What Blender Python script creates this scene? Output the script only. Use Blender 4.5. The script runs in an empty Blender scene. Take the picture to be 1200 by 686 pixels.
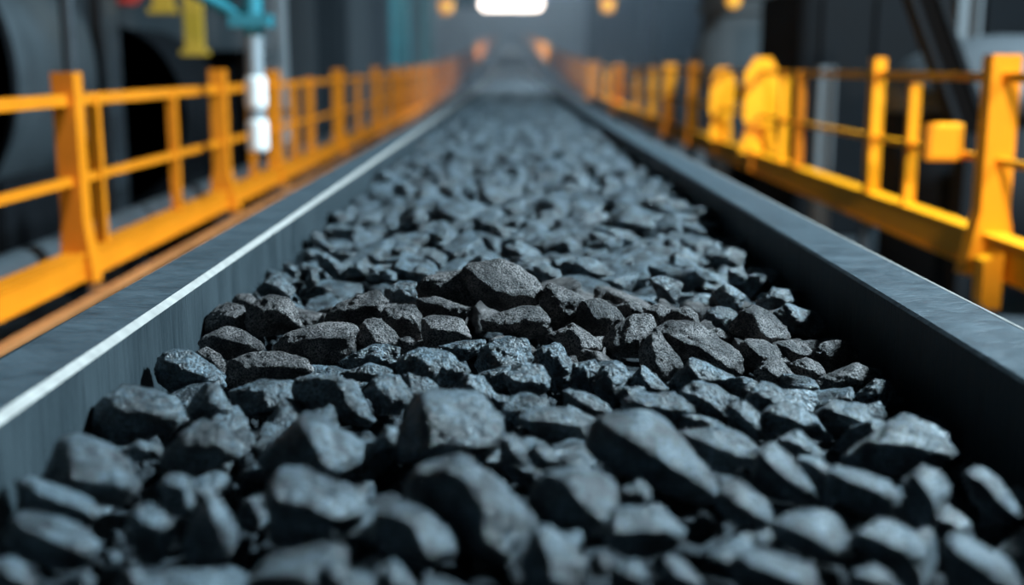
import bpy, bmesh, math, random
import numpy as np
from mathutils import Vector, noise as mnoise

random.seed(7)
rng = np.random.default_rng(11)
SC = bpy.context.scene
COL = SC.collection

# ------------------------------------------------------------------ camera, world, light, exposure
EYE = 1.9                                   # height of the camera above the hall floor
PITCH = math.atan(263.0 / 1340.0)           # looking down along the conveyor
FPX = 1340.0 / 1200.0
cam = bpy.data.cameras.new('camera')
cam_o = bpy.data.objects.new('camera', cam)
COL.objects.link(cam_o)
cam.sensor_width = 36.0
cam.lens = 36.0 * FPX
cam.clip_start, cam.clip_end = 0.05, 600
cam_o.location = (0, 0, EYE)
cam_o.rotation_euler = (math.pi / 2 - PITCH, 0, -math.radians(0.085))
cam.dof.use_dof = True
cam.dof.focus_distance = 2.02
cam.dof.aperture_fstop = 1.45
SC.camera = cam_o

w = bpy.data.worlds.new('world')
SC.world = w
w.use_nodes = True
w.node_tree.nodes['Background'].inputs[0].default_value = (0.16, 0.36, 0.52, 1)
w.node_tree.nodes['Background'].inputs[1].default_value = 0.03

def area(name, loc, target, sx, sy, power, col):
    l = bpy.data.lights.new(name, 'AREA')
    l.shape = 'RECTANGLE'; l.size = sx; l.size_y = sy; l.energy = power; l.color = col
    o = bpy.data.objects.new(name, l); COL.objects.link(o)
    o.location = loc
    d = Vector(target) - Vector(loc)
    o.rotation_euler = d.to_track_quat('-Z', 'Y').to_euler()
    return o

def spot(name, loc, target, power, col, angle, blend=0.6, r=0.25):
    l = bpy.data.lights.new(name, 'SPOT')
    l.energy = power; l.color = col; l.spot_size = math.radians(angle); l.spot_blend = blend
    l.shadow_soft_size = r
    o = bpy.data.objects.new(name, l); COL.objects.link(o)
    o.location = loc
    d = Vector(target) - Vector(loc)
    o.rotation_euler = d.to_track_quat('-Z', 'Y').to_euler()
    return o

# one strong high hall lamp beyond the shaded side, lamps further down the hall, spots added for the railings and aisle
area('hall_lamp', (8.6, 4.5, EYE + 7.2), (0.0, 3.2, EYE - 0.5), 1.2, 1.2, 5600, (0.64, 0.87, 1.0))
for y in (24.0, 36.0):
    area('hall_lamp', (5.0, y, EYE + 7.0), (0.2, y + 0.6, EYE - 0.5), 1.0, 1.0, 700, (0.68, 0.88, 1.0)).data.spread = math.radians(90)
far_strip = area('far_hall_strip_lamp', (3.0, 80.0, EYE + 7.5), (0.0, 80.0, EYE), 1.5, 95.0, 6500, (0.80, 0.92, 1.0))
spot('added_railing_spot', (1.35, -5.0, EYE + 2.2), (2.45, 10.5, EYE - 0.2), 4800, (1.0, 0.93, 0.85), 20)  # unseen spot added to brighten the post fronts, likewise the next one
spot('added_railing_spot', (-1.0, -6.0, EYE + 2.6), (-2.6, 9.0, EYE - 0.3), 1800, (1.0, 0.95, 0.9), 19)
spot('added_aisle_spot', (0.0, 12.0, EYE + 5.5), (0.0, 42.0, EYE), 4500, (1.0, 0.95, 0.9), 25)  # unseen, added to light the far railings and haze, likewise the next
spot('added_aisle_spot', (0.0, 50.0, EYE + 8.5), (0.0, 120.0, EYE + 3), 80000, (0.75, 0.90, 1.0), 40)

SC.view_settings.view_transform = 'Standard'
SC.view_settings.look = 'None'
SC.view_settings.gamma = 1.0
SC.view_settings.exposure = 0.0
SC.view_settings.use_curve_mapping = False

# ------------------------------------------------------------------ helpers
def rise(y):
    """The conveyor and its railings run level, then climb gently."""
    k = 6.0
    return 0.036 * k * math.log1p(math.exp((y - 33.0) / k)) - 0.036 * k * math.log1p(math.exp(-33.0 / k))

CP, SP = math.cos(PITCH), math.sin(PITCH)
def at(px, py, d):
    """The point seen at a place of the 1200x686 photograph, at distance d along the lens axis."""
    x = (px - 598.0) * d / 1340.0
    v = (py - 343.0) * d / 1340.0
    return Vector((x, d * CP - v * SP, EYE - d * SP - v * CP))

def tag(o, label=None, cat=None, group=None, kind=None):
    if label: o['label'] = label
    if cat: o['category'] = cat
    if group: o['group'] = group
    if kind: o['kind'] = kind
    return o

def link(name, me, m=None, parent=None):
    o = bpy.data.objects.new(name, me); COL.objects.link(o)
    if m is not None and not len(me.materials): me.materials.append(m)
    if parent is not None: o.parent = parent
    return o

def empty(name, loc):
    o = bpy.data.objects.new(name, None); COL.objects.link(o); o.location = loc
    o.empty_display_size = 0.1
    return o

def finish(bm, name, m, parent=None, bevel=0.0, smooth=False, origin=None):
    """Turns a bmesh in world coordinates into one object; the parent's place is taken off."""
    if bevel > 0:
        es = [e for e in bm.edges if len(e.link_faces) == 2 and e.calc_face_angle(0) > 0.6]
        bmesh.ops.bevel(bm, geom=es, offset=bevel, segments=2, affect='EDGES', profile=0.6)
    bmesh.ops.recalc_face_normals(bm, faces=bm.faces)
    off = Vector(parent.location) if parent is not None else Vector(origin or (0, 0, 0))
    if parent is not None and parent.parent is not None: off += Vector(parent.parent.location)
    for v in bm.verts: v.co -= off
    me = bpy.data.meshes.new(name); bm.to_mesh(me); bm.free()
    if smooth:
        for p in me.polygons: p.use_smooth = True
    o = link(name, me, m, parent)
    if parent is None: o.location = off
    return o

def box(bm, x0, x1, y0, y1, z0, z1):
    r = bmesh.ops.create_cube(bm, size=1.0)
    for v in r['verts']:
        v.co = Vector(((x0 + x1) / 2 + v.co.x * (x1 - x0), (y0 + y1) / 2 + v.co.y * (y1 - y0), (z0 + z1) / 2 + v.co.z * (z1 - z0)))
    return r['verts']

def prism(bm, prof, y0, y1):
    """A closed outline in x, z drawn out from y0 to y1."""
    a = [bm.verts.new((x, y0, z)) for x, z in prof]
    b = [bm.verts.new((x, y1, z)) for x, z in prof]
    n = len(prof)
    bm.faces.new(a); bm.faces.new(b[::-1])
    for i in range(n): bm.faces.new((a[i], b[i], b[(i + 1) % n], a[(i + 1) % n]))

def sweep(bm, prof, ys, closed=True):
    """A profile (x, z below the eye as negative) drawn along the conveyor's path."""
    rings = []
    for y in ys:
        rz = rise(y) + EYE
        rings.append([bm.verts.new((x, y, z + rz)) for x, z in prof])
    n = len(prof)
    for a, b in zip(rings, rings[1:]):
        for i in range(n if closed else n - 1):
            bm.faces.new((a[i], b[i], b[(i + 1) % n], a[(i + 1) % n]))
    if closed:
        bm.faces.new(rings[0]); bm.faces.new(rings[-1][::-1])

def tube(bm, p, q, r, seg=16, r2=None):
    p, q = Vector(p), Vector(q); d = q - p
    m = d.to_track_quat('Z', 'Y').to_matrix().to_4x4(); m.translation = (p + q) / 2
    bmesh.ops.create_cone(bm, cap_ends=True, segments=seg, radius1=r, radius2=r if r2 is None else r2, depth=d.length, matrix=m)

def lathe(bm, prof, c, axis='Z', seg=40):
    """prof: (radius, along); turned about an axis through c."""
    rings = []
    for r, t in prof:
        ring = []
        for k in range(seg):
            a = 2 * math.pi * k / seg
            u, v = r * math.cos(a), r * math.sin(a)
            p = (u, v, t) if axis == 'Z' else (u, t, v) if axis == 'Y' else (t, u, v)
            ring.append(bm.verts.new((c[0] + p[0], c[1] + p[1], c[2] + p[2])))
        rings.append(ring)
    for a, b in zip(rings, rings[1:]):
        for k in range(seg):
            bm.faces.new((a[k], a[(k + 1) % seg], b[(k + 1) % seg], b[k]))
    if prof[0][0] > 1e-5: bm.faces.new(rings[0])
    if prof[-1][0] > 1e-5: bm.faces.new(rings[-1][::-1])

# ------------------------------------------------------------------ materials
class MatB:
    def __init__(s, name):
        s.m = bpy.data.materials.new(name); s.m.use_nodes = True
        s.t = s.m.node_tree; s.n = s.t.nodes; s.b = s.n['Principled BSDF']
    def new(s, kind, **kw):
        nd = s.n.new(kind)
        for k, v in kw.items(): setattr(nd, k, v)
        return nd
    def lk(s, a, b): s.t.links.new(a, b)
    def pos(s, scale):
        g = s.new('ShaderNodeNewGeometry'); mp = s.new('ShaderNodeMapping')
        mp.inputs['Scale'].default_value = scale
        s.lk(g.outputs['Position'], mp.inputs['Vector']); return mp.outputs[0]
    def noise(s, scale, detail=3, rough=0.55, vec=(1, 1, 1)):
        nz = s.new('ShaderNodeTexNoise'); nz.inputs['Scale'].default_value = scale
        nz.inputs['Detail'].default_value = detail; nz.inputs['Roughness'].default_value = rough
        s.lk(s.pos(vec), nz.inputs['Vector']); return nz.outputs['Fac']
    def ramp(s, fac, stops):
        r = s.new('ShaderNodeValToRGB'); el = r.color_ramp.elements
        while len(el) < len(stops): el.new(0.5)
        for e, (p, c) in zip(el, stops): e.position = p; e.color = (*c, 1)
        s.lk(fac, r.inputs['Fac']); return r.outputs['Color']
    def rng(s, fac, a, b, lo=0.0, hi=1.0):
        r = s.new('ShaderNodeMapRange'); r.inputs['From Min'].default_value = lo; r.inputs['From Max'].default_value = hi
        r.inputs['To Min'].default_value = a; r.inputs['To Max'].default_value = b
        s.lk(fac, r.inputs['Value']); return r.outputs[0]
    def bump(s, h, strength, dist, prev=None):
        b = s.new('ShaderNodeBump'); b.inputs['Strength'].default_value = strength; b.inputs['Distance'].default_value = dist
        s.lk(h, b.inputs['Height'])
        if prev is not None: s.lk(prev, b.inputs['Normal'])
        return b.outputs['Normal']

def simple(name, col, rough=0.5, metal=0.0, var=0.25, scale=6.0, bump=0.0, vec=(1, 1, 1), spec=0.5):
    M = MatB(name)
    f = M.noise(scale, 4, 0.6, vec)
    lo = tuple(c * (1 - var) for c in col); hi = tuple(min(1, c * (1 + var)) for c in col)
    M.lk(M.ramp(f, [(0.3, lo), (0.7, hi)]), M.b.inputs['Base Color'])
    M.lk(M.rng(f, rough * 0.85, min(1, rough * 1.15)), M.b.inputs['Roughness'])
    M.b.inputs['Metallic'].default_value = metal
    M.b.inputs['Specular IOR Level'].default_value = spec
    if bump: M.lk(M.bump(f, bump, 0.01), M.b.inputs['Normal'])
    return M.m

def coal_mat(name, lo, hi, pit, grain, gstr, rough, spec, mott, p0, p1):
    """Coal with blotchy highlights put into its mottling, and a gritty, pitted skin."""
    M = MatB(name)
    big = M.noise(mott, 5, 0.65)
    fine = M.noise(grain, 3, 0.6)
    mid = M.noise(grain * 0.28, 5, 0.7)
    base = M.ramp(big, [(0.41, lo), (0.60, hi)])  # pale blotches stand in for highlights on the facets
    mx = M.new('ShaderNodeMix', data_type='RGBA')
    M.lk(M.rng(fine, 0.0, 1.0, p0, p1), mx.inputs['Factor'])
    mx.inputs['A'].default_value = (*pit, 1)
    M.lk(base, mx.inputs['B'])
    M.lk(mx.outputs['Result'], M.b.inputs['Base Color'])
    vor = M.new('ShaderNodeTexVoronoi'); vor.inputs['Scale'].default_value = grain * 0.16
    M.lk(M.pos((1, 1, 1)), vor.inputs['Vector'])
    nrm = M.bump(vor.outputs['Distance'], gstr * 0.35, 0.016)
    nrm = M.bump(mid, gstr, 0.016, nrm)
    nrm = M.bump(fine, gstr, 0.006, nrm)
    M.lk(nrm, M.b.inputs['Normal'])
    M.lk(M.rng(mid, rough - 0.14, rough + 0.15), M.b.inputs['Roughness'])
    M.b.inputs['Specular IOR Level'].default_value = spec
    return M.m

MAT = {}
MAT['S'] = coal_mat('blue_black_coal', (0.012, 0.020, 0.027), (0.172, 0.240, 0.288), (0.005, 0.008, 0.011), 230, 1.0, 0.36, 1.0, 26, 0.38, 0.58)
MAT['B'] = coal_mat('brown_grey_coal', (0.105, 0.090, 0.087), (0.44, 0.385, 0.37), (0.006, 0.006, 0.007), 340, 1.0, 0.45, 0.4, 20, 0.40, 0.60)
MAT['fines'] = coal_mat('shade_dark_fines', (0.008, 0.012, 0.016), (0.030, 0.042, 0.052), (0.004, 0.006, 0.008), 200, 0.8, 0.7, 0.3, 30, 0.36, 0.56)  # darker than the lumps, so the gaps between them look shaded

def steel(name, lo, hi, vec_a, vec_b, rough):
    M = MatB(name)
    a = M.noise(1.0, 4, 0.6, vec_a); b = M.noise(1.0, 3, 0.5, vec_b)
    ad = M.new('ShaderNodeMath', operation='ADD'); M.lk(a, ad.inputs[0]); M.lk(b, ad.inputs[1])
    hf = M.new('ShaderNodeMath', operation='MULTIPLY'); M.lk(ad.outputs[0], hf.inputs[0]); hf.inputs[1].default_value = 0.5
    M.lk(M.ramp(hf.outputs[0], [(0.34, lo), (0.64, hi)]), M.b.inputs['Base Color'])
    M.b.inputs['Metallic'].default_value = 0.1
    M.b.inputs['Specular IOR Level'].default_value = 0.25
    M.lk(M.rng(b, rough - 0.1, rough + 0.12), M.b.inputs['Roughness'])
    n = M.bump(b, 0.6, 0.02)
    M.lk(M.bump(a, 0.9, 0.008, n), M.b.inputs['Normal'])
    return M.m
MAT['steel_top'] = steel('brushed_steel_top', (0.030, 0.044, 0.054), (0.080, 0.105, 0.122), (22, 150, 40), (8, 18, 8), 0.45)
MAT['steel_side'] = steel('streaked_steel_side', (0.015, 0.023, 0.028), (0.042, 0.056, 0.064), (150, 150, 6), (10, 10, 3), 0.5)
MAT['worn'] = simple('worn_highlight_steel', (0.36, 0.335, 0.31), 0.45, 0.2, 0.2, 30)  # pale worn steel, also the colour of the painted edge highlight
MAT['orange'] = simple('shaded_orange_paint', (0.64, 0.185, 0.004), 0.5, 0, 0.12, 5, 0.05, spec=0.25)  # railing orange darkened for the dimmer light on the drum side
MAT['amber'] = simple('lit_orange_paint', (0.95, 0.335, 0.002), 0.5, 0, 0.06, 5, 0.05, spec=0.25)  # the same railing orange, brightened for the better lit side
MAT['teal'] = simple('teal_paint', (0.014, 0.18, 0.225), 0.5, 0, 0.15, 4)
MAT['white'] = simple('white_paint', (0.82, 0.84, 0.83), 0.5, 0, 0.06, 5)
MAT['yellow'] = simple('yellow_paint', (0.42, 0.25, 0.02), 0.5, 0, 0.15, 5)
MAT['red'] = simple('red_paint', (0.45, 0.04, 0.03), 0.5, 0, 0.15, 5)
MAT['darkmetal'] = simple('dark_painted_metal', (0.035, 0.043, 0.05), 0.45, 0.4, 0.3, 3)
MAT['black'] = simple('black_rubber', (0.004, 0.005, 0.0065), 0.75, 0, 0.3, 3, spec=0.15)
MAT['tank'] = simple('grey_tank_steel', (0.055, 0.067, 0.075), 0.42, 0.3, 0.25, 2)
MAT['pale'] = simple('pale_grey_sheet', (0.26, 0.29, 0.31), 0.55, 0.2, 0.2, 1.5)
MAT['wall'] = simple('dark_wall_sheet', (0.022, 0.028, 0.033), 0.85, 0, 0.35, 0.6, 0, (1, 3, 0.15), spec=0.2)
MAT['wallgrey'] = simple('grey_wall_sheet', (0.10, 0.115, 0.125), 0.8, 0, 0.3, 0.6, 0, (1, 3, 0.15))
MAT['floor'] = simple('dark_concrete', (0.035, 0.042, 0.048), 0.75, 0, 0.4, 1.2, 0.15)
M = MatB('lamp_light')
M.b.inputs['Base Color'].default_value = (1, 0.95, 0.9, 1)
M.b.inputs['Emission Color'].default_value = (1.0, 0.90, 0.84, 1)
M.b.inputs['Emission Strength'].default_value = 6.0
MAT['lamp'] = M.m
M = MatB('amber_lamp_light')
M.b.inputs['Base Color'].default_value = (1, 0.5, 0.05, 1)
M.b.inputs['Emission Color'].default_value = (1.0, 0.45, 0.05, 1)
M.b.inputs['Emission Strength'].default_value = 0.7
MAT['amberlamp'] = M.m

# ------------------------------------------------------------------ the hall
YEND = 190.0
bm = bmesh.new(); box(bm, -9, 10, -7, YEND, -0.2, 0.0)
tag(finish(bm, 'floor', MAT['floor']), kind='structure')
bm = bmesh.new(); box(bm, -9.4, -9.0, -7, YEND, 0.0, 19)
for k in range(34):
    y = 14 + k * 5.2
    box(bm, -9.02, -8.75, y, y + 0.7, 0.0, 19)
tag(finish(bm, 'wall_left', MAT['wall']), kind='structure')
bm = bmesh.new(); box(bm, 10.0, 10.4, -7, YEND, 0.0, 19)
for k in range(34):
    y = 14 + k * 5.2
    box(bm, 9.75, 10.02, y, y + 0.7, 0.0, 19)
tag(finish(bm, 'wall_right', MAT['wall']), kind='structure')
bm = bmesh.new(); box(bm, -9.4, 10.4, YEND, YEND + 0.4, 0.0, 24)
tag(finish(bm, 'wall_back', MAT['wallgrey']), kind='structure')

# ------------------------------------------------------------------ conveyor trough
YS = [-1.2 + 0.6 * i for i in range(4)] + [2 + i for i in range(0, 60)] + [62 + 4 * i for i in range(0, 32)]
H = 0.40
XL0, XL1 = -0.714, -0.595      # bright-edged side: outer and inner edge
XR1, XR0 = 0.668, 0.802        # shaded side
def side_channel(name, label, xo, xi, chamfer):
    s = 1 if xi > xo else -1
    t = empty(name, (xo, 0, EYE - 0.9)); tag(t, label, 'conveyor side')
    top = bmesh.new()
    sweep(top, [(xo, -H), (xi - s * chamfer, -H), (xi - s * chamfer, -H - 0.02), (xo, -H - 0.02)], YS)
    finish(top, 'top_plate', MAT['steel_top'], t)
    sd = bmesh.new()
    sweep(sd, [(xi, -H - chamfer * 0.8), (xi, -0.70), (xi - s * 0.03, -0.70), (xi - s * 0.03, -H - 0.022), (xi - s * chamfer, -H - 0.022)], YS)
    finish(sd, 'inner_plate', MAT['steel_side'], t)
    od = bmesh.new()
    sweep(od, [(xo, -H - 0.021), (xo + s * 0.012, -H - 0.021), (xo + s * 0.012, -0.92), (xo, -0.92)], YS)
    finish(od, 'outer_plate', MAT['darkmetal'], t)
    return t, s
tl, s = side_channel('skirt_board', 'steel conveyor side with a bright worn inner edge, beside the big drums', XL0, XL1, 0.011)
bm = bmesh.new(); sweep(bm, [(XL1 - 0.011, -H + 0.0006), (XL1 + 0.0006, -H - 0.0088), (XL1 - 0.010, -H - 0.0108)], YS)
tag(finish(bm, 'worn_highlight_edge', MAT['worn'], tl), 'bright bare metal edge strip')
tr, s = side_channel('skirt_board', 'steel conveyor side with a black shaded inner face and thin lit outer edge', XR0, XR1, 0.005)
bm = bmesh.new(); sweep(bm, [(XR0 - 0.005, -H + 0.0006), (XR0 + 0.0008, -H + 0.0004), (XR0 + 0.0008, -H - 0.006)], YS)  # outer edge highlight, put in as a pale strip
tag(finish(bm, 'worn_highlight_edge', MAT['worn'], tr), 'thin highlight put in as a pale outer edge')
bm = bmesh.new(); sweep(bm, [(XR1 + 0.0055, -H + 0.0005), (XR1 - 0.0005, -H - 0.0045), (XR1 + 0.004, -H - 0.006)], YS)
finish(bm, 'inner_edge', MAT['steel_top'], tr)
# the belt under the coal
bm = bmesh.new(); sweep(bm, [(XL1 - 0.04, -0.701), (XR1 + 0.04, -0.701), (XR1 + 0.04, -0.72), (XL1 - 0.04, -0.72)], YS)
tag(finish(bm, 'conveyor_belt', MAT['black']), 'black rubber belt running under the coal between the steel sides', 'belt')

# ------------------------------------------------------------------ coal
def crown(x):
    return -0.505 + 0.035 * (1 - ((x - 0.035) / 0.63) ** 2)

# fines filling the gaps, coloured dark for the shade there
bm = bmesh.new()
xs = [XL1 + 0.002 + (XR1 - XL1 - 0.004) * i / 14 for i in range(15)]
rows = []
for y in [-1.2 + 0.09 * i for i in range(60)] + [4.2 + 0.5 * i for i in range(100)] + [54.5 + 4 * i for i in range(34)]:
    amp = 0.016 if y < 40 else 0.03
    rows.append([bm.verts.new((x, y, EYE + rise(y) + crown(x) - 0.078 + (0.035 if y > 25 else 0) + amp * mnoise.noise(Vector((x * 16, y * 16, 3))))) for x in xs])
for a, b in zip(rows, rows[1:]):
    for i in range(14): bm.faces.new((a[i], a[i + 1], b[i + 1], b[i]))
low = [[bm.verts.new((x, y, EYE + rise(y) - 0.699)) for x in (xs[0], xs[-1])] for y in (rows[0][0].co.y,)]
bm.faces.new(rows[0][::-1] + [low[0][0], low[0][1]])
tag(finish(bm, 'shade_dark_fines', MAT['fines'], smooth=True), 'coal fines coloured dark as shade, filling the gaps under the lumps along the belt', 'coal fines', kind='stuff')

def sphere_dirs(level):
    b = bmesh.new(); bmesh.ops.create_icosphere(b, subdivisions=level, radius=1.0)
    b.verts.ensure_lookup_table()
    v = np.array([x.co[:] for x in b.verts]); f = np.array([[x.index for x in fc.verts] for fc in b.faces])
    b.free(); return v, f
DIRS = {k: sphere_dirs(k) for k in (3, 4, 5, 6)}

def waves(p, freq, seed, n=10):
    r = np.random.default_rng(seed)
    out = np.zeros(len(p))
    for _ in range(n):
        k = r.normal(size=3); k /= np.linalg.norm(k)
        out += np.sin(p @ k * freq * r.uniform(0.6, 1.6) + r.uniform(0, 6.28))
    return out / math.sqrt(n)

def hull_planes(pts):
    b = bmesh.new()
    for p in pts: b.verts.new(p)
    r = bmesh.ops.convex_hull(b, input=b.verts)
    bmesh.ops.recalc_face_normals(b, faces=b.faces)
    pl = [(np.array(f.normal[:]), np.array(f.verts[0].co[:]), f.calc_area()) for f in b.faces]
    b.free()
    return pl

def stone(planes, ext, level, k, rough, seed):
    """Vertices of a faceted stone bounded by planes (normal, distance) about the origin, edges worn round."""
    d0, f = DIRS[level]
    d = d0 * ext; d = d / np.linalg.norm(d, axis=1)[:, None]
    N = np.array([p[0] for p in planes]); P = np.array([max(p[1], 1e-4) for p in planes])
    q = np.maximum(d @ N.T, 0) / P
    m = q.max(axis=1)
    r = 1.0 / (m * (((q / m[:, None]) ** k).sum(axis=1) ** (1.0 / k)))
    v = d * r[:, None]
    size = float(np.mean(ext))
    u = v / size
    bumpy = 0.040 * waves(u, 3.2, seed) + 0.030 * waves(u, 7.0, seed + 1) + 0.028 * waves(u, 15.0, seed + 2)
    if level >= 4: bumpy += 0.019 * waves(u, 32.0, seed + 3) + 0.007 * waves(u, 64.0, seed + 4)
    v = v * (1 + rough * bumpy)[:, None]
    return v, f

def mesh_np(name, v, f, m):
    me = bpy.data.meshes.new(name)
    me.from_pydata(v.tolist(), [], f.tolist())
    me.polygons.foreach_set('use_smooth', np.ones(len(f), dtype=bool))
    me.materials.append(m); me.update()
    return me

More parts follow.
